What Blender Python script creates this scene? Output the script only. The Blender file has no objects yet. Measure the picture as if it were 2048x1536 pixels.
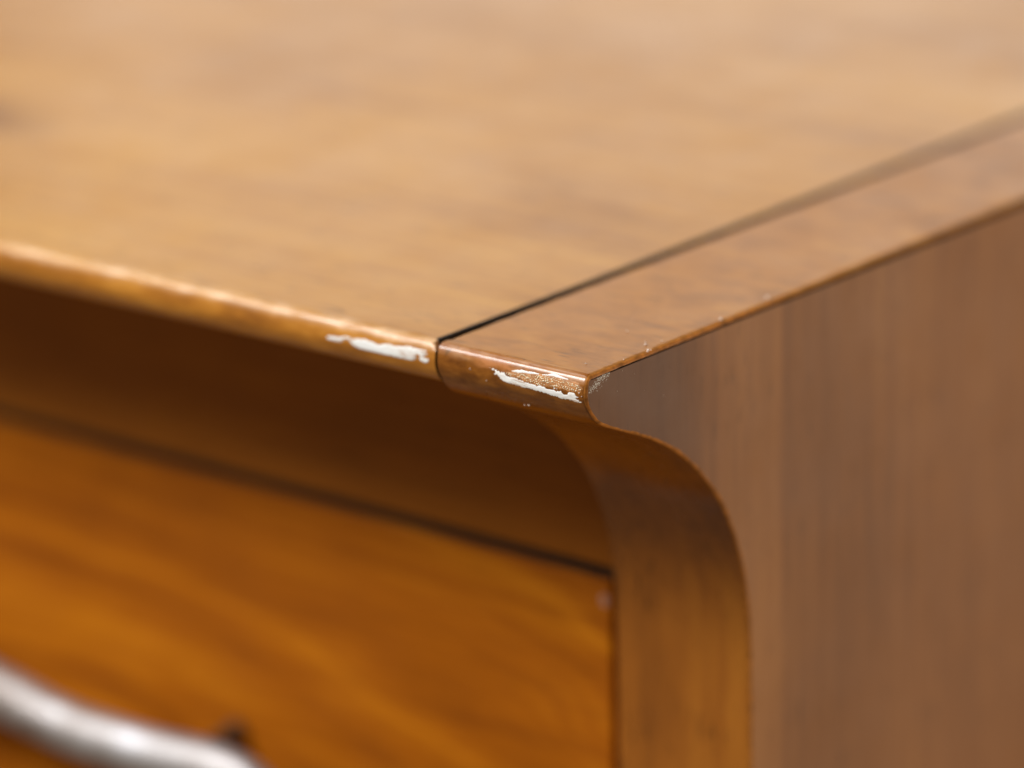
import bpy, bmesh, math, random
from mathutils import Vector, Matrix, noise
from mathutils.geometry import delaunay_2d_cdt

random.seed(7)
MM = 0.001
scene = bpy.context.scene
C = scene.collection
H = 620.0      # height of the chest, mm
W = 560.0      # width
D = 400.0      # depth
CORNER = Vector((0, 0, H * MM))     # the chipped top corner; every mesh is written in mm from it

# ------------------------------------------------------------------ camera
cam_d = bpy.data.cameras.new('camera')
cam = bpy.data.objects.new('camera', cam_d); C.objects.link(cam)
cam_o = Vector((288.148, -366.555, 151.282))
cr = Vector((0.77834183, 0.62754677, -0.0192107))
cu = Vector((-0.1803697, 0.25281, 0.95055451))
cf = Vector((-0.60137407, 0.7363913, -0.30996302))
m = Matrix((cr, cu, -cf)).transposed().to_4x4()
m.translation = CORNER + cam_o * MM
cam.matrix_world = m
cam_d.sensor_width = 36.0
cam_d.lens = 36.0 * 8652.346 / 2048.0
cam_d.clip_start = 0.01; cam_d.clip_end = 100
cam_d.dof.use_dof = True
cam_d.dof.focus_distance = 0.4925
cam_d.dof.aperture_fstop = 8.6
scene.camera = cam

# ------------------------------------------------------------------ light: room daylight
wd = bpy.data.worlds.new('World'); scene.world = wd; wd.use_nodes = True
bg = wd.node_tree.nodes['Background']
bg.inputs[0].default_value = (1.0, 0.74, 0.46, 1); bg.inputs[1].default_value = 0.20

def area(name, direction, dist, sx, sy, radiance, col=(1, 1, 1), target=(0, 30, -20)):
    l = bpy.data.lights.new(name, 'AREA'); l.shape = 'RECTANGLE'; l.size = sx; l.size_y = sy
    l.energy = radiance * math.pi * sx * sy; l.color = col
    o = bpy.data.objects.new(name, l); C.objects.link(o)
    t = CORNER + Vector(target) * MM
    dv = Vector(direction).normalized()
    o.location = t + dv * dist
    o.rotation_euler = (-dv).to_track_quat('-Z', 'Y').to_euler()
    return o
area('window_key', (-.50, -.60, .66), 1.5, .42, .42, 54.0, (.99, .98, .97))
area('ceiling_soft', (-.60, .15, .75), 1.8, .7, .7, 3.0, (.95, .96, 1.0))
area('window_back', (-.365, .92, .10), 2.2, 2.2, .90, 1.55, (1.0, .96, .90))
area('side_fill', (.78, .62, -.06), 1.2, .8, .8, 5.2, (1.0, .845, .68))  # no window: fill added to brighten the outer face like warm floor bounce

vs = scene.view_settings
vs.view_transform = 'Standard'; vs.look = 'None'; vs.exposure = 0; vs.gamma = 1
vs.use_curve_mapping = False
scene.render.film_transparent = False

# ------------------------------------------------------------------ node helpers
class NT:
    def __init__(s, name):
        s.m = bpy.data.materials.new(name); s.m.use_nodes = True
        s.t = s.m.node_tree; s.t.nodes.clear()
        s.out = s.n('ShaderNodeOutputMaterial'); s.b = s.n('ShaderNodeBsdfPrincipled')
        s.l(s.b.outputs[0], s.out.inputs[0])
    def n(s, t, **k):
        o = s.t.nodes.new(t)
        for a, v in k.items(): setattr(o, a, v)
        return o
    def l(s, a, b): s.t.links.new(a, b)
    def put(s, v, sock):
        if isinstance(v, (int, float)): sock.default_value = v
        elif isinstance(v, (tuple, list)): sock.default_value = v
        else: s.l(v, sock)
    def math(s, op, a, b=0.0, c=None, clamp=False):
        o = s.n('ShaderNodeMath', operation=op, use_clamp=clamp)
        s.put(a, o.inputs[0]); s.put(b, o.inputs[1])
        if c is not None: s.put(c, o.inputs[2])
        return o.outputs[0]
    def obj(s): return s.n('ShaderNodeTexCoord').outputs['Object']
    def map(s, v, scale=(1, 1, 1), loc=(0, 0, 0), rot=(0, 0, 0)):
        o = s.n('ShaderNodeMapping'); s.l(v, o.inputs[0])
        o.inputs['Location'].default_value = loc; o.inputs['Rotation'].default_value = rot; o.inputs['Scale'].default_value = scale
        return o.outputs[0]
    def noise(s, v, scale, detail=3.0, rough=.5, dist=0.0):
        o = s.n('ShaderNodeTexNoise'); s.l(v, o.inputs['Vector'])
        o.inputs['Scale'].default_value = scale; o.inputs['Detail'].default_value = detail
        o.inputs['Roughness'].default_value = rough; o.inputs['Distortion'].default_value = dist
        return o.outputs['Fac']
    def ramp(s, f, stops, interp='LINEAR'):
        o = s.n('ShaderNodeValToRGB'); s.l(f, o.inputs[0]); e = o.color_ramp; e.interpolation = interp
        while len(e.elements) > len(stops): e.elements.remove(e.elements[-1])
        while len(e.elements) < len(stops): e.elements.new(.5)
        for i, (p, c) in enumerate(stops):
            e.elements[i].position = p
            e.elements[i].color = (c, c, c, 1) if isinstance(c, (int, float)) else (*c, 1)
        return o.outputs['Color']
    def mix(s, f, a, b, mode='MIX'):
        o = s.n('ShaderNodeMix', data_type='RGBA', blend_type=mode)
        s.put(f, o.inputs[0])
        for v, k in ((a, 6), (b, 7)):
            if isinstance(v, tuple): o.inputs[k].default_value = (*v, 1) if len(v) == 3 else v
            else: s.l(v, o.inputs[k])
        return o.outputs[2]
    def sep(s, v):
        o = s.n('ShaderNodeSeparateXYZ'); s.l(v, o.inputs[0]); return o.outputs
    def bump(s, h, strength, dist):
        o = s.n('ShaderNodeBump'); s.l(h, o.inputs['Height'])
        o.inputs['Strength'].default_value = strength; o.inputs['Distance'].default_value = dist
        s.l(o.outputs[0], s.b.inputs['Normal']); return o
    def band(s, v, lo0, lo1, hi0, hi1):
        def sm(a, b):
            o = s.n('ShaderNodeMapRange', interpolation_type='SMOOTHSTEP'); s.put(v, o.inputs[0])
            o.inputs[1].default_value = a; o.inputs[2].default_value = b; return o.outputs[0]
        return s.math('MULTIPLY', sm(lo0, lo1), s.math('SUBTRACT', 1.0, sm(hi0, hi1)))

def wood(name, axis, dark, mid, light, rough=.36, fig=None, pores=.5, coat=.25, coat_r=.2, wear=None, streak=1.0, blot=.5, fig_amt=.5, spec=.5, mottle=.0, lines=1.0, bump=.16, big=.0):
    """varnished wood; axis is the grain direction; coordinates in metres from the corner"""
    t = NT(name); co = t.obj()
    def st(a, k):   # stretched along the grain
        sc = [1, 1, 1]; sc['XYZ'.index(axis)] = k; return t.map(co, tuple(sc))
    wide = t.noise(st(co, .16), 55, 3, .55, .6)
    line = t.noise(st(co, .035), 420, 4, .6, .3)
    fine = t.noise(st(co, .05), 1500, 2, .6)
    bl = t.noise(co, 28, 3, .5)
    f = t.math('MULTIPLY_ADD', t.math('SUBTRACT', wide, .5), 1.1 * streak, .5)
    f = t.math('MULTIPLY_ADD', t.math('SUBTRACT', line, .5), .55 * lines, f)
    f = t.math('MULTIPLY_ADD', t.math('SUBTRACT', fine, .5), .30 * lines, f)
    f = t.math('MULTIPLY_ADD', t.math('SUBTRACT', bl, .5), blot, f)
    if big:
        f = t.math('MULTIPLY_ADD', t.math('SUBTRACT', t.noise(t.map(co, (.6, 1, 1)), 14, 2, .5, .3), .5), big, f)
    if mottle:
        mo = t.noise(t.map(co, (.7, 1, .18)), 230, 4, .6, .4)
        f = t.math('MULTIPLY_ADD', t.math('SUBTRACT', mo, .5), mottle, f)
    if fig is not None:
        g = fig(t, co)
        f = t.math('MULTIPLY_ADD', t.math('SUBTRACT', g, .5), fig_amt, f)
    col = t.ramp(f, [(.18, dark), (.5, mid), (.82, light)])
    # open pores: short dark flecks along the grain
    sc = [1, 1, 1]; sc['XYZ'.index(axis)] = .11
    pv = t.noise(t.map(co, tuple(sc)), 1900, 2, .5)
    pm = t.noise(co, 120, 2, .5)
    pf = t.math('MULTIPLY', t.ramp(pv, [(.60, 0.), (.70, 1.)]), t.ramp(pm, [(.42, 0.), (.62, 1.)]))
    col = t.mix(t.math('MULTIPLY', pf, pores), col, tuple(c * .30 for c in dark))
    if wear is not None: col = wear(t, co, col)
    t.put(col, t.b.inputs['Base Color'])
    rv = t.noise(co, 90, 4, .6)
    sm = t.noise(t.map(co, (1, .6, 1), rot=(0, 0, .5)), 22, 2, .5)
    r = t.math('MULTIPLY_ADD', t.math('SUBTRACT', rv, .5), .22, rough)
    r = t.math('MULTIPLY_ADD', t.math('SUBTRACT', sm, .5), .16, r, True)
    t.put(r, t.b.inputs['Roughness'])
    t.b.inputs['Specular IOR Level'].default_value = spec
    t.b.inputs['Coat Weight'].default_value = coat; t.b.inputs['Coat Roughness'].default_value = coat_r
    # fine relief: orange peel, pores
    h = t.math('MULTIPLY_ADD', pf, -.6, t.noise(co, 900, 3, .6))
    h = t.math('MULTIPLY_ADD', line, .5, h)
    t.bump(h, bump, .00012)
    return t.m

def worn_nose(t, co, col, zc=-.55, amt=1.0):
    x, y, z = t.sep(co)
    b = t.band(z, -.0021, -.0009, -.00006, .0001)
    fr = t.band(y, -.01, -.009, .0006, .0016)
    n1 = t.noise(t.map(co, (.22, 1, 1)), 900, 4, .7)
    n2 = t.noise(t.map(co, (.5, 1, 1)), 260, 3, .6)
    k = t.math('MULTIPLY', t.ramp(n1, [(.38, 0.), (.56, 1.)]), t.ramp(n2, [(.40, .1), (.60, 1.)]))
    k = t.math('MULTIPLY', t.math('MULTIPLY', k, t.math('MULTIPLY', b, fr)), amt)
    return t.mix(k, col, (.84, .56, .32))

def top_wear_shade(t, co, col):
    col = worn_nose(t, co, col, amt=1.0)
    x, y, z = t.sep(co)
    # shade painted into the top's colour as a brown smudge, left of the view
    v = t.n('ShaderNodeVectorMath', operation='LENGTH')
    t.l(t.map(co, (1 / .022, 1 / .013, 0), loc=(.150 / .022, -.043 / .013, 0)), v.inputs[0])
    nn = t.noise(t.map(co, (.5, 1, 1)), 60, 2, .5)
    smudge = t.math('ADD', v.outputs['Value'], t.math('MULTIPLY', t.math('SUBTRACT', nn, .5), .9))
    smudge_f = t.ramp(smudge, [(.25, .95), (1.3, 0.)])
    col = t.mix(smudge_f, col, (.16, .050, .012))
    # mottled amber of the nose below the crest
    b = t.band(y, -.01, -.009, .0000, .0010)
    mo = t.noise(t.map(co, (.25, 1, 1)), 520, 4, .6)
    amb = t.ramp(mo, [(.32, (.27, .090, .010)), (.5, (.42, .155, .015)), (.70, (.60, .26, .035))])
    z2 = t.band(z, -.02, -.019, -.0013, -.0004)
    return t.mix(t.math('MULTIPLY', t.math('MULTIPLY', b, z2), .9), col, amb)

def edge_wear(t, co, col):
    x, y, z = t.sep(co)
    col = worn_nose(t, co, col, amt=.25)
    b = t.band(y, -.01, -.009, .0002, .0018)
    z2 = t.band(z, -.02, -.019, -.0016, -.0006)
    mo = t.noise(t.map(co, (.45, 1, 1)), 800, 4, .65)
    amb = t.ramp(mo, [(.34, (.12, .036, .005)), (.5, (.20, .066, .008)), (.68, (.30, .11, .015))])
    col = t.mix(t.math('MULTIPLY', t.math('MULTIPLY', b, z2), .85), col, amb)
    # chafed patch beside the bare chips
    c1 = t.band(x, -.0172, -.0150, -.0095, -.0075)
    c2 = t.band(z, -.0020, -.0014, -.0008, -.0003)
    ch = t.noise(t.map(co, (.4, 1, 1)), 800, 3, .7)
    return t.mix(t.math('MULTIPLY', t.math('MULTIPLY', t.math('MULTIPLY', c1, c2), b), t.ramp(ch, [(.4, 0.), (.6, .8)])), col, (.50, .20, .07))

def side_boards(t, co, col):
    """the outer face is two pieces: a solid front lipping, dark at its corner, and a veneered panel behind it"""
    x, y, z = t.sep(co)
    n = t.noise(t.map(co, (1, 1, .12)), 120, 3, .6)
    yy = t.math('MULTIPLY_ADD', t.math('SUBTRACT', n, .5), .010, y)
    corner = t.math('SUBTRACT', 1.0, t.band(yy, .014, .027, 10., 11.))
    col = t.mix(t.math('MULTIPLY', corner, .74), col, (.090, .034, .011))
    lip = t.band(yy, .022, .029, .040, .042)
    lip = t.math('MULTIPLY', lip, t.band(y, .01, .011, .0368, .0384))
    col = t.mix(t.math('MULTIPLY', lip, .17), col, (.42, .195, .055))
    back = t.band(yy, .036, .0365, .045, .080)
    back = t.math('MULTIPLY', back, t.band(y, .0370, .0386, .05, .09))
    return t.mix(t.math('MULTIPLY', back, .20), col, (.12, .052, .018))

def cathedral(t, co):
    d = t.noise(t.map(co, (.35, 1, 1)), 26, 3, .55)
    v = t.map(co, (.40, 0, 1), loc=(.128 * .40, 0, .092))
    L = t.n('ShaderNodeVectorMath', operation='LENGTH'); t.l(v, L.inputs[0])
    r = t.math('MULTIPLY_ADD', t.math('SUBTRACT', d, .5), .030, L.outputs['Value'])
    comb = t.n('ShaderNodeCombineXYZ'); t.l(r, comb.inputs[0])
    x, y, z = t.sep(co); t.l(t.math('MULTIPLY', x, .01), comb.inputs[1])
    return t.noise(comb.outputs[0], 150, 3, .6)

M = {}
M['top'] = wood('wood_top', 'X', (.29, .108, .016), (.49, .222, .038), (.62, .32, .066), rough=.33, wear=top_wear_shade, streak=.5, lines=1.1, big=.7, blot=.35, mottle=.28, pores=.85, coat=.15, coat_r=.3)
M['panel_edge'] = wood('wood_panel_edge', 'Z', (.15, .045, .006), (.29, .093, .010), (.41, .150, .016), rough=.25, spec=.45, bump=.06, lines=.8, wear=edge_wear, streak=.5, blot=.6, mottle=.55, pores=.8, coat=.0)
M['panel_top'] = wood('wood_panel_top', 'X', (.20, .070, .012), (.40, .160, .026), (.53, .24, .042), rough=.34, wear=edge_wear, streak=.35, lines=.55, blot=.6, mottle=.75, pores=.9, coat=.05)
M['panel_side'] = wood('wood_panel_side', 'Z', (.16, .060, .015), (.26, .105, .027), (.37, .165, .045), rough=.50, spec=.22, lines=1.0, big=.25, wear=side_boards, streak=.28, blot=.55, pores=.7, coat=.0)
M['rail'] = wood('wood_rail', 'X', (.22, .068, .004), (.32, .100, .006), (.42, .145, .009), rough=.5, spec=.2, streak=.6, blot=.5, pores=.3, coat=.1)
M['drawer'] = wood('wood_drawer', 'X', (.19, .045, .001), (.34, .092, .0015), (.52, .172, .004), rough=.55, fig=cathedral, fig_amt=1.25, streak=.28, blot=.35, pores=.3, coat=.0, spec=.12)

def plain(name, col, rough, metallic=0.0, var=.0, scale=300, bump=0, coat=0):
    t = NT(name); co = t.obj(); f = t.noise(co, scale, 4, .6)
    t.put(t.ramp(f, [(.3, tuple(c * (1 - var) for c in col)), (.7, tuple(min(1, c * (1 + var)) for c in col))]), t.b.inputs['Base Color'])
    t.put(t.math('MULTIPLY_ADD', t.math('SUBTRACT', f, .5), .3, rough, True), t.b.inputs['Roughness'])
    t.b.inputs['Metallic'].default_value = metallic; t.b.inputs['Coat Weight'].default_value = coat
    if bump: t.bump(f, bump, .0001)
    return t.m
M['worn_edge'] = plain('worn_amber_edge', (.46, .17, .024), .42, var=.45, scale=900, bump=.2)
M['joint_shade'] = plain('joint_dirt_and_shade', (.011, .006, .003), .8, var=.4)  # seam dirt, and the shade of groove and drawer gaps as colour
M['dark'] = plain('raw_dark_wood', (.03, .014, .006), .8, var=.3)
def scraped():
    t = NT('white_exposed_coat'); co = t.obj()
    a = t.noise(t.map(co, (.16, 1, 1)), 2600, 3, .65)
    b = t.noise(t.map(co, (.5, 1, 1)), 420, 2, .5)
    k = t.math('MULTIPLY', t.ramp(a, [(.47, 0.), (.58, 1.)]), t.ramp(b, [(.46, 0.), (.58, 1.)]))
    w = t.ramp(b, [(.3, (.88, .90, .90)), (.7, (.84, .84, .80))])
    t.put(t.mix(t.math('MULTIPLY', k, .65), w, (.42, .20, .08)), t.b.inputs['Base Color'])
    t.b.inputs['Roughness'].default_value = .5
    t.bump(t.math('ADD', a, k), .35, .00008)
    return t.m
M['white'] = scraped()
M['bead'] = plain('blistered_varnish', (.92, .82, .60), .25, var=.1, scale=2000)
M['fleck'] = plain('white_scuff', (.82, .83, .83), .5)
M['rub'] = plain('rubbed_finish', (.36, .19, .13), .5, var=.2)
M['dust'] = plain('pale_dust', (.78, .66, .58), .6, var=.1)
def pewter():
    t = NT('tarnished_metal'); co = t.obj()
    f = t.noise(co, 70, 4, .6)
    t.put(t.ramp(f, [(.34, (.27, .22, .19)), (.52, (.47, .45, .45)), (.68, (.58, .58, .61))]), t.b.inputs['Base Color'])
    t.b.inputs['Metallic'].default_value = 1.0
    t.put(t.math('MULTIPLY_ADD', t.math('SUBTRACT', f, .5), -.2, .62, True), t.b.inputs['Roughness'])
    t.bump(t.noise(co, 420, 3, .6), .10, .0002)
    return t.m
M['metal'] = pewter()
M['post'] = plain('blackened_metal', (.10, .085, .07), .5, metallic=.8, var=.3)

# ------------------------------------------------------------------ mesh helpers
chest = bpy.data.objects.new('chest_of_drawers', None); C.objects.link(chest)
chest.location = (-W / 2 * MM, D / 2 * MM, 0)
chest['label'] = 'varnished brown wooden chest of drawers with white chips on its top front corner'
chest['category'] = 'chest of drawers'

def link(name, bm, mats, parent, sharp=35, smooth=True, label=None, kind=None):
    bmesh.ops.recalc_face_normals(bm, faces=bm.faces)
    for f in bm.faces: f.smooth = smooth
    if sharp:
        for e in bm.edges:
            if len(e.link_faces) == 2 and e.calc_face_angle(0) > math.radians(sharp): e.smooth = False
    for v in bm.verts: v.co *= MM
    me = bpy.data.meshes.new(name); bm.to_mesh(me); bm.free()
    for mt in mats: me.materials.append(mt)
    o = bpy.data.objects.new(name, me); C.objects.link(o); o.parent = parent
    if parent is chest: o.location = CORNER - chest.location      # mesh coordinates count from the chipped corner
    if label: o['label'] = label
    if kind: o['kind'] = kind
    return o

def crom(P, n=8):
    P = [Vector(q) for q in P]; out = []
    for i in range(len(P) - 1):
        p0, p1, p2, p3 = P[max(i - 1, 0)], P[i], P[i + 1], P[min(i + 2, len(P) - 1)]
        for k in range(n):
            t = k / n
            out.append(.5 * ((2 * p1) + (p2 - p0) * t + (2 * p0 - 5 * p1 + 4 * p2 - p3) * t * t + (3 * p1 - p0 - 3 * p2 + p3) * t ** 3))
    out.append(P[-1]); return out

NOSE = [(1.1, 0), (.55, -.03), (.15, -.16), (-.15, -.45), (-.42, -1.05), (-.56, -1.8), (-.55, -2.7), (-.25, -3.6), (.3, -4.5), (1.3, -5.75), (2.95, -6.9), (5.7, -8.1), (8.05, -9.15)]
COVE = [(11.38, -10.68), (15.22, -12.86), (18.15, -15.0), (21.1, -17.65), (24.0, -20.9), (26.2, -24.2), (28.0, -27.8), (29.3, -31.2), (30.05, -34.2), (30.7, -38.8), (31.05, -45), (31.17, -58.8)]
FRONT = crom(NOSE + COVE, 8)
NC = crom(NOSE, 8)
NS = [0.0]
for a, b in zip(NC, NC[1:]): NS.append(NS[-1] + (b - a).length)
def on_nose(x, s, off):
    """point on the rounded front edge: x along it, s mm around it from the crest"""
    s = min(max(s, 0), NS[-1] - 1e-6)
    i = max(k for k in range(len(NS) - 1) if NS[k] <= s)
    a, b = NC[i], NC[i + 1]; w = (s - NS[i]) / (NS[i + 1] - NS[i]); p = a.lerp(b, w)
    a0, b0 = NC[max(i - 1, 0)], NC[min(i + 2, len(NC) - 1)]; d = (b0 - a0).normalized()
    n = Vector((d.y, -d.x))
    if n.x > 0.75: n = -n
    return Vector((x, p.x + n.x * off, p.y + n.y * off))

def norm2(P, i):
    a, b = P[max(i - 1, 0)], P[min(i + 1, len(P) - 1)]; d = (b - a).normalized()
    return Vector((d.y, -d.x))

# ------------------------------------------------------------------ side panels
def side_panel(mirror):
    # open profile from the back of the top edge, over the nose, down the cove to the floor
    prof = []
    ys = [D, 300, 220, 170, 140, 120]
    y = 110.0
    while y > 1.3: ys.append(y); y -= .55 if y < 45 else 1.4
    for yy in ys: prof.append(Vector((yy, 0)))
    prof += FRONT
    for zz in (-80, -120, -200, -320, -450, -560, -H): prof.append(Vector((31.2, zz)))
    bm = bmesh.new()
    rings = []
    T = 22.0
    for i, p in enumerate(prof):
        n = norm2(prof, i)
        # inside edge: full thickness at the nose, eased a little further down the cove
        k = min(max((-p.y - 8) / 8, 0), 1); xi = -T + 1.45 * k + (.07 * noise.noise(Vector((p.x * .35, 0, 6))) + .05 * noise.noise(Vector((p.x * 1.7, 0, 2))) if p.x > 1 and p.y > -1 else 0)
        ch = .45 if (p.y > -.2 and p.x > 1.2) else .12
        jit = noise.noise(Vector((p.x * .9, p.y * .9, 3.1))) * .5 + noise.noise(Vector((p.x * .25, p.y * .25, 8))) * .5
        w = .34 + .20 * jit
        if p.y > -.1: w += .10
        r = [(xi, -ch * 2.2), (xi + ch * .3, -ch * .8), (xi + ch, 0), (xi + ch + .12, 0), (-w * 1.5 - .12, 0), (-w * 1.5, 0), (-w * .8, -w * .14), (-w * .28, -w * .5), (0, -w * 1.1)]
        rings.append([bm.verts.new((x, p.x + n.x * o, p.y + n.y * o)) for x, o in r])
    nb = len(rings[0])
    for a, b in zip(rings, rings[1:]):
        for k in range(nb - 1):
            f = bm.faces.new((a[k], a[k + 1], b[k + 1], b[k]))
            f.material_index = (2 if a[k].co.y < 38 + 14 * noise.noise(a[k].co * .6) else 3) if k >= 6 else (3 if a[k].co.z > -.02 and a[k].co.y > .9 and k > 1 else 0)
    # outer and inner faces: a fan under the straight top edge, then strips to the back edge
    nt = next(i for i, p in enumerate(prof) if p.y < -3)
    ends = []
    for rr, mi in ((-1, 1), (0, 0)):
        back = []
        for i, r in enumerate(rings):
            back.append(bm.verts.new((r[rr].co.x, D, r[rr].co.z)) if i >= nt else None)
        for i in range(len(rings) - 1):
            if i < nt: f = bm.faces.new((rings[i][rr], rings[i + 1][rr], back[nt]))
            else: f = bm.faces.new((rings[i][rr], rings[i + 1][rr], back[i + 1], back[i]))
            f.material_index = mi
        ends.append(back)
    bo, bi = ends[0][-1], ends[1][-1]
    bm.faces.new([v for v in ends[0] if v] + [v for v in ends[1] if v][::-1] + rings[0])
    bm.faces.new(rings[-1] + [bo, bi])
    for rr in (0, -1):
        for a, b in zip(rings, rings[1:]): bm.edges.get((a[rr], b[rr])).smooth = False
    bmesh.ops.triangulate(bm, faces=[f for f in bm.faces if len(f.verts) > 4])
    if mirror:
        for v in bm.verts: v.co.x = -W - v.co.x
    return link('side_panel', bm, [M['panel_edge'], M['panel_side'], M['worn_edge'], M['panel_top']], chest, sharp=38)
panel = side_panel(False); panel['label'] = 'side panel with bubbled varnish and white chips on its rounded corner'
side_panel(True)

# ------------------------------------------------------------------ top board
def top_board():
    prof = [Vector((D - 4, 0)), Vector((250, 0)), Vector((120, 0)), Vector((60, 0)), Vector((25, 0)), Vector((8, 0)), Vector((3, 0)), Vector((1.6, 0))]
    low = crom([(.12, -4.25), (.9, -4.95), (2.4, -5.5), (6, -5.9), (12, -6.0)], 6)
    nose = [p for p in crom(NOSE, 8) if p.y > -4.2]
    prof += nose + low + [Vector((40, -6.0)), Vector((40, -20)), Vector((D - 4, -20))]
    xs = [-22.25, -22.5, -22.9, -23.3]
    x = -23.6
    while x > -110: xs.append(x); x -= .8
    xs += [-130, -180, -260, -W / 2, -400, -W + 60, -W + 23.3, -W + 22.25]
    bm = bmesh.new(); rings = []
    for x in xs:
        e = min(-x - 22.25, W - 22.25 + x)
        gw = .62 + .14 * noise.noise(Vector((x, 0, 0)))
        drop = max(0.0, 1 - e / gw)
        r = []
        for i, p in enumerate(prof):
            n = norm2(prof, i); y, z = p.x, p.y
            if z > -5 and y < 3:      # knocks and dents in the worn nose
                q = noise.noise(Vector((x * .35, s_ * .8 if (s_ := i) else 0, 1.0))) * .03 + noise.noise(Vector((x * 1.3, i * .35, 5.0))) * .012
                y += n.x * q; z += n.y * q
            if z > -3.0 and drop > 0:
                lim = -2.6 * drop
                z = min(z, lim) if y > .2 else min(z, lim * .35)
            r.append(bm.verts.new((x, y, z)))
        rings.append(r)
    np_ = len(prof)
    for q, (a, b) in enumerate(zip(rings, rings[1:])):
        dk = q < 2 or q >= len(rings) - 2
        for k in range(np_):
            j = (k + 1) % np_
            f = bm.faces.new((a[k], a[j], b[j], b[k]))
            if (q < 3 or q >= len(rings) - 2) and k < 12: f.material_index = 1  # groove faces near-black: dirt with the groove's shade put into the colour
    for r in (rings[0], rings[-1]):
        f = bm.faces.new(r); f.material_index = 1
    bmesh.ops.triangulate(bm, faces=[f for f in bm.faces if len(f.verts) > 4])
    return link('top_board', bm, [M['top'], M['joint_shade']], chest, sharp=40)
top = top_board(); top['label'] = 'top board with a worn rounded front edge and a long white chip'

# ------------------------------------------------------------------ boxes with eased edges
def box_bm(x0, x1, y0, y1, z0, z1, r=0.0, seg=3, front_only=False):
    bm = bmesh.new(); bmesh.ops.create_cube(bm, size=1)
    for v in bm.verts:
        v.co = Vector(((x0 + x1) / 2 + v.co.x * (x1 - x0), (y0 + y1) / 2 + v.co.y * (y1 - y0), (z0 + z1) / 2 + v.co.z * (z1 - z0)))
    if r:
        ed = [e for e in bm.edges if not front_only or all(abs(v.co.y - y0) < 1e-4 for v in e.verts)]
        bmesh.ops.bevel(bm, geom=ed, offset=r, segments=seg, profile=.5, affect='EDGES')
    return bm
link('front_rail', box_bm(-W + 22.3, -22.3, 35.6, 56, -39.45, -6.3, .35), [M['rail']], chest)
link('gap_shade_strip', box_bm(-W + 22.4, -22.4, 37.2, 58, -41.6, -39.2, .1), [M['joint_shade']], chest)  # near-black strip added to paint the shade in the gap above the drawer
link('back_panel', box_bm(-W + 23, -23, D - 12, D - 5, -H + 40, -21), [M['dark']], chest)
link('gap_shade_backing', box_bm(-W + 23, -23, 62, 70, -H + 60, -21), [M['joint_shade']], chest)
link('plinth', box_bm(-W + 22.3, -22.3, 42, 60, -H, -H + 58, .8), [M['rail']], chest)

def tube(bm, path, radii, n=20, flat=1.0, cap=True):
    rings = []
    for i, p in enumerate(path):
        a, b = path[max(i - 1, 0)], path[min(i + 1, len(path) - 1)]; d = (b - a).normalized()
        u = Vector((0, 0, 1)); u = (u - d * u.dot(d))
        if u.length < .1: u = Vector((0, -1, 0)) - d * d.dot(Vector((0, -1, 0)))
        u.normalize(); v = d.cross(u)
        rings.append([bm.verts.new(p + u * math.cos(6.28318 * k / n) * radii[i] + v * math.sin(6.28318 * k / n) * radii[i] * flat) for k in range(n)])
    for a, b in zip(rings, rings[1:]):
        for k in range(n): bm.faces.new((a[k], a[(k + 1) % n], b[(k + 1) % n], b[k]))
    if cap: bm.faces.new(rings[0]); bm.faces.new(rings[-1])

def smooth3(P, n=10):
    P = [Vector(q) for q in P]; out = []
    for i in range(len(P) - 1):
        p0, p1, p2, p3 = P[max(i - 1, 0)], P[i], P[i + 1], P[min(i + 2, len(P) - 1)]
        for k in range(n):
            t = k / n
            out.append(.5 * ((2 * p1) + (p2 - p0) * t + (2 * p0 - 5 * p1 + 4 * p2 - p3) * t * t + (3 * p1 - p0 - 3 * p2 + p3) * t ** 3))
    out.append(P[-1]); return out

def pull(drawer, cx, dz, m_):
    """cast metal bow pull; half its length is h, its centre at cx"""
    s = [(0, 24, -74.6, 3.8), (12, 24, -75.2, 3.8), (22, 24, -76.6, 3.8), (33, 24, -78.3, 3.75), (48, 24, -78.5, 3.7), (59, 24, -77.8, 3.7), (65.5, 24, -78.0, 3.6), (70.5, 24.2, -79.9, 3.4), (73.4, 25, -82.9, 2.8), (74.4, 26, -85.6, 1.4)]
    full = [(-a, b, c, r) for a, b, c, r in s[:0:-1]] + s
    pts = smooth3([(cx + a, b, c + dz) for a, b, c, r in full], 8)
    rad = [v.x for v in smooth3([(r, 0, 0) for a, b, c, r in full], 8)]
    bm = bmesh.new(); tube(bm, pts, rad, 20, .85)
    o = link('pull_handle', bm, [M['metal']], drawer, sharp=60)
    for sx in (-1, 1):
        bm = bmesh.new()
        X = cx + sx * 54
        pp = [Vector((X, yy, -78.4 + dz)) for yy in (22.5, 27, 32.6, 34.6, 35.9, 36.9)]
        tube(bm, pp, [1.6, 1.2, 1.2, 1.3, 1.7, 1.7], 18)
        link('handle_post', bm, [M['post']], drawer, sharp=40)

z0 = -41.75
for i in range(3):
    h = (150, 180, 186)[i]
    d = link('drawer', box_bm(-W + 25.7, -25.7, 36.6, 38.6, z0 - h, z0, .28, 3), [M['drawer']], chest)
    if i < 2:
        for cx in (-145, -W + 145): pull(d, cx, z0 + 41.75, 0)
    z0 -= h + 2.0
    if i == 0:       # rubbed pale spot at the top right corner of the upper drawer
        bm = bmesh.new()
        bmesh.ops.create_icosphere(bm, subdivisions=2, radius=1, matrix=Matrix.Translation(Vector((-26.8, 36.62, -44.6))) @ Matrix.Diagonal((.7, .06, 1.0, 1)))
        for v in bm.verts: v.co += Vector((.25, 0, .3)) * noise.noise(v.co * 1.3)
        link('rubbed_spot', bm, [M['rub']], d, sharp=0, label='small pale rubbed spot at the drawer corner')

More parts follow.
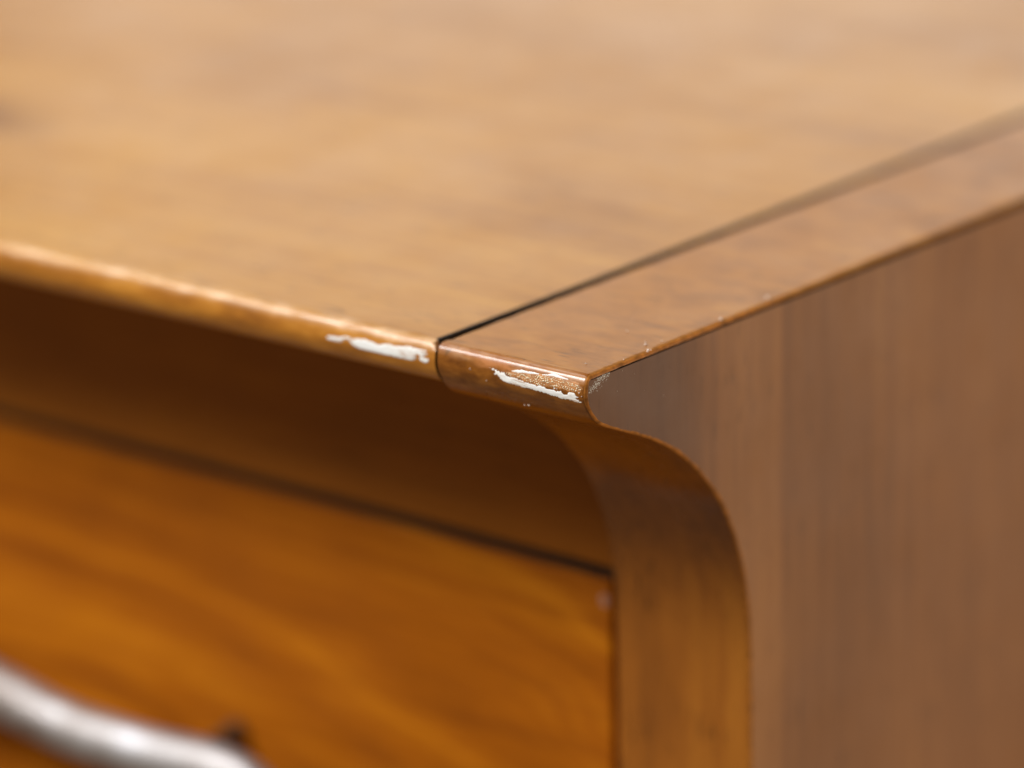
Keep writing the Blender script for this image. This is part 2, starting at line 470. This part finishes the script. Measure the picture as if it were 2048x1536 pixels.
# ------------------------------------------------------------------ chips, blisters and dust on the edge
CHIP_A = [(-39.17,3.31),(-38.65,3.0),(-37.73,2.98),(-36.81,2.89),(-36.09,2.61),(-35.44,2.64),(-35.02,2.82),(-34.17,2.56),(-33.08,2.47),(-32.08,2.5),(-31.24,2.71),(-30.52,2.68),(-30.09,2.43),(-29.12,2.29),(-28.55,2.44),(-27.31,2.29),(-26.28,2.07),(-25.2,2.08),(-24.31,2.06),(-23.46,2.09),(-23.72,2.37),(-23.07,2.57),(-23.73,2.8),(-23.95,2.94),(-23.23,3.02),(-23.1,3.32),(-23.4,3.67),(-23.9,3.73),(-24.68,3.54),(-24.66,3.18),(-24.62,2.92),(-25.11,2.94),(-25.02,3.32),(-25.27,3.62),(-25.89,3.82),(-26.88,3.86),(-27.52,3.87),(-28.95,3.85),(-30.22,3.87),(-31.13,3.85),(-31.86,3.88),(-32.49,3.85),(-33.69,3.9),(-34.47,3.7),(-35.05,3.58),(-35.3,3.19),(-35.71,3.05),(-36.35,3.02),(-36.41,3.43),(-37.02,3.58),(-37.94,3.57),(-38.77,3.53)]
CHIP_B = [(-14.05,2.52),(-13.47,2.45),(-12.58,2.64),(-11.9,2.59),(-11.59,2.96),(-10.42,2.94),(-9.25,3.08),(-8.28,3.13),(-7.32,3.26),(-6.26,3.18),(-5.4,3.37),(-4.63,3.31),(-4.05,3.36),(-3.57,3.26),(-3.21,3.59),(-2.72,3.5),(-2.33,3.18),(-1.67,3.06),(-1.48,3.46),(-0.82,3.51),(-1.41,3.73),(-0.99,3.98),(-0.55,4.13),(-1.18,4.35),(-2.01,4.25),(-3.06,4.26),(-4.2,4.24),(-5.32,4.12),(-6.45,4.0),(-7.41,3.99),(-8.05,3.86),(-8.95,3.96),(-9.7,3.86),(-10.67,3.84),(-11.54,3.8),(-12.28,3.57),(-12.66,3.32),(-12.95,3.1),(-13.54,3.21),(-13.15,2.78),(-13.85,2.67)]
CHIP_C = [(-11.92,2.36),(-10.88,2.17),(-10.15,1.96),(-9.42,1.79),(-8.63,1.84),(-7.69,1.75),(-6.61,1.82),(-5.61,1.63),(-4.84,1.37),(-4.22,1.49),(-3.32,1.6),(-2.53,1.68),(-1.98,1.78),(-2.86,1.86),(-3.91,1.86),(-4.97,1.86),(-5.9,1.96),(-6.95,2.0),(-7.98,2.15),(-8.94,2.2),(-9.69,2.34),(-10.27,2.33),(-11.05,2.36)]
BUB = [(-11.6,2.65),(-10.26,2.41),(-8.92,2.28),(-7.77,2.22),(-6.56,2.04),(-5.61,1.98),(-4.18,1.95),(-2.94,1.95),(-1.98,1.97),(-1.08,2.18),(-0.66,2.47),(-0.82,2.78),(-2.15,2.92),(-3.29,2.9),(-4.53,2.9),(-5.78,2.97),(-6.93,3.11),(-7.7,3.02),(-8.87,2.93),(-10.04,2.75),(-11.01,2.82)]
FL = [(-5.01,3.06),(-4.6,2.98),(-4.05,3.04),(-3.9,3.15),(-4.15,3.22),(-5.01,3.22)]

def inside(p, poly):
    c = False; n = len(poly)
    for i in range(n):
        (x1, y1), (x2, y2) = poly[i], poly[(i + 1) % n]
        if (y1 > p[1]) != (y2 > p[1]) and p[0] < (x2 - x1) * (p[1] - y1) / (y2 - y1) + x1: c = not c
    return c
def edge_dist(p, poly):
    best = 9e9; P = Vector(p)
    for i in range(len(poly)):
        a = Vector(poly[i]); b = Vector(poly[(i + 1) % len(poly)]); e = b - a
        t = max(0, min(1, (P - a).dot(e) / max(e.length_squared, 1e-9)))
        best = min(best, (P - a - e * t).length)
    return best
def ragged(poly, step, amp, seed):
    out = []
    for i in range(len(poly)):
        a = Vector(poly[i]); b = Vector(poly[(i + 1) % len(poly)]); n = max(1, int((b - a).length / step))
        for k in range(n):
            q = a.lerp(b, k / n); e = (b - a).normalized()
            j = noise.noise(Vector((q.x * 5, q.y * 5, seed))) * amp + noise.noise(Vector((q.x * 13, q.y * 13, seed + 4))) * amp * .6
            out.append((q.x - e.y * j, q.y + e.x * j))
    return out
def patch(poly, seed, surf, thick, amp, step=.16, grid=.17):
    out = ragged(poly, step, amp, seed)
    pts = [Vector(q) for q in out]; nb = len(pts)
    x0 = min(p.x for p in pts); x1 = max(p.x for p in pts); y0 = min(p.y for p in pts); y1 = max(p.y for p in pts)
    x = x0
    while x < x1:
        y = y0
        while y < y1:
            q = (x + random.uniform(-.04, .04), y + random.uniform(-.04, .04))
            if inside(q, out) and edge_dist(q, out) > .07: pts.append(Vector(q))
            y += grid
        x += grid
    vs_, es, fs, *_ = delaunay_2d_cdt(pts, [(i, (i + 1) % nb) for i in range(nb)], [], 1, 1e-5)
    bm = bmesh.new(); bv = []
    for v in vs_:
        e = edge_dist(v, out)
        o = -.03 + (thick + .03) * min(1, (e / .12)) ** .5
        if e > .1: o += noise.noise(Vector((v.x * 1.6, v.y * 4, seed))) * thick * .4
        bv.append(bm.verts.new(surf(v.x, v.y, o)))
    for f in fs:
        c = sum((Vector(vs_[i]) for i in f), Vector((0, 0))) / len(f)
        if inside(c, out):
            try: bm.faces.new([bv[i] for i in f])
            except ValueError: pass
    bmesh.ops.delete(bm, geom=[v for v in bm.verts if not v.link_faces], context='VERTS')
    return bm
M['bare'] = plain('bare_tan_wood', (.44, .19, .06), .6, var=.35, scale=1400, bump=.5)
def grown(poly, g):
    cx = sum(p[0] for p in poly) / len(poly); out = []
    n = len(poly)
    for i in range(n):
        a = Vector(poly[i - 1]); b = Vector(poly[(i + 1) % n]); d = (b - a).normalized()
        q = Vector((d.y, -d.x)); p = Vector(poly[i])
        t = p + q * .01
        if inside(t, poly): q = -q
        out.append(tuple(p + q * g))
    return out
link('bare_wood', patch(grown(BUB, .28), 11, on_nose, .016, .18, .12, .15), [M['bare']], panel, sharp=0, label='bare tan wood under the blisters')
link('paint_chip', patch(CHIP_A, 1, on_nose, .06, .09, .12), [M['white']], top, sharp=0, label='long white chip on the edge of the top board')
link('paint_chip', patch(grown(CHIP_B, .05), 2, on_nose, .035, .16, .10, .12), [M['white']], panel, sharp=0, label='long ragged white streak below the blisters')
link('paint_chip', patch(CHIP_C, 3, on_nose, .045, .05, .1, .08), [M['white']], panel, sharp=0, label='thin white streak above the blisters')
link('paint_chip', patch(FL, 5, on_nose, .05, .05, .1, .1), [M['white']], panel, sharp=0)

def bead(bm, c, r, nrm=None):
    mat = Matrix.Translation(c)
    bmesh.ops.create_icosphere(bm, subdivisions=1, radius=r, matrix=mat)
bm = bmesh.new(); got = []
tries = 0
while len(got) < 230 and tries < 9000:
    tries += 1
    q = (random.uniform(-11.6, -.5), random.uniform(1.9, 3.15))
    if not inside(q, BUB) or any((q[0] - a) ** 2 + ((q[1] - b)) ** 2 < random.uniform(.14, .27) ** 2 for a, b in got): continue
    if noise.noise(Vector((q[0] * .8, q[1] * 2, 2))) < -.35: continue
    got.append(q); bead(bm, on_nose(q[0], q[1], .0), random.choice((.05, .06, .07, .08, .09, .12)))
link('varnish_blisters', bm, [M['bead']], panel, sharp=0, label='band of tiny pale blisters between the white streaks', kind='stuff')

# scuffed white flecks at the corner of the outer face and loose dust along the edge
bm = bmesh.new()
SC = [(3.42, -.62), (3.65, -1.35), (2.54, -1.76), (1.56, -1.82), (.33, -2.04), (.22, -1.46), (.96, -1.19), (2.19, -.88)]
k = 0
while k < 210:
    q = (random.uniform(.05, 3.9), random.uniform(-2.2, -.5))
    along = (q[0] - .3) * .42 - 1.75          # the scuff runs up from the nose along the edge
    off = q[1] - along
    if abs(off) > random.gauss(.0, .34) + .12 or noise.noise(Vector((q[0] * 3.0, q[1] * 3.0, 9))) < random.uniform(-.6, .1): continue
    k += 1
    L = random.uniform(.03, .12); w = random.uniform(.02, .05); a = .40 + random.uniform(-.15, .15)
    mat = Matrix.Translation(Vector((.0, q[0], q[1]))) @ Matrix.Rotation(a, 4, 'X') @ Matrix.Diagonal((.03, L, w, 1))
    bmesh.ops.create_icosphere(bm, subdivisions=1, radius=1, matrix=mat)
link('scuff_flecks', bm, [M['fleck']], panel, sharp=0, label='white scuff on the outer face at the corner', kind='stuff')
bm = bmesh.new()
for x, y, r in [(-1.14, 36.3, .24), (-.59, 26.1, .2), (-6.8, 16.1, .11), (-1.9, 13.2, .16), (-.3, 11.6, .17), (-.1, 11.2, .12), (-.15, 11.9, .1), (-3.1, 3.5, .1), (-.5, 7.2, .08), (-2.6, 14.1, .09), (-1.2, 15.4, .09), (-9, 20, .08)]:
    bead(bm, Vector((x, y, r * .5)), r)
for x, s in [(-16.9, 3.13), (-9.6, 7.1), (-9.75, 7.05), (-10.4, 7.3), (-14.6, 4.15), (-.9, 3.0), (-.55, 3.35)]:
    bead(bm, on_nose(x, s, .03), random.uniform(.07, .12))
for y, z in [(5.2, -3.1), (8.5, -1.9), (14, -6), (6.2, -.9), (10.4, -4.4), (17, -3)]:
    bead(bm, Vector((.02, y, z)), random.uniform(.04, .07))
link('dust_specks', bm, [M['dust']], panel, sharp=0, label='pale dust specks along the edge', kind='stuff')
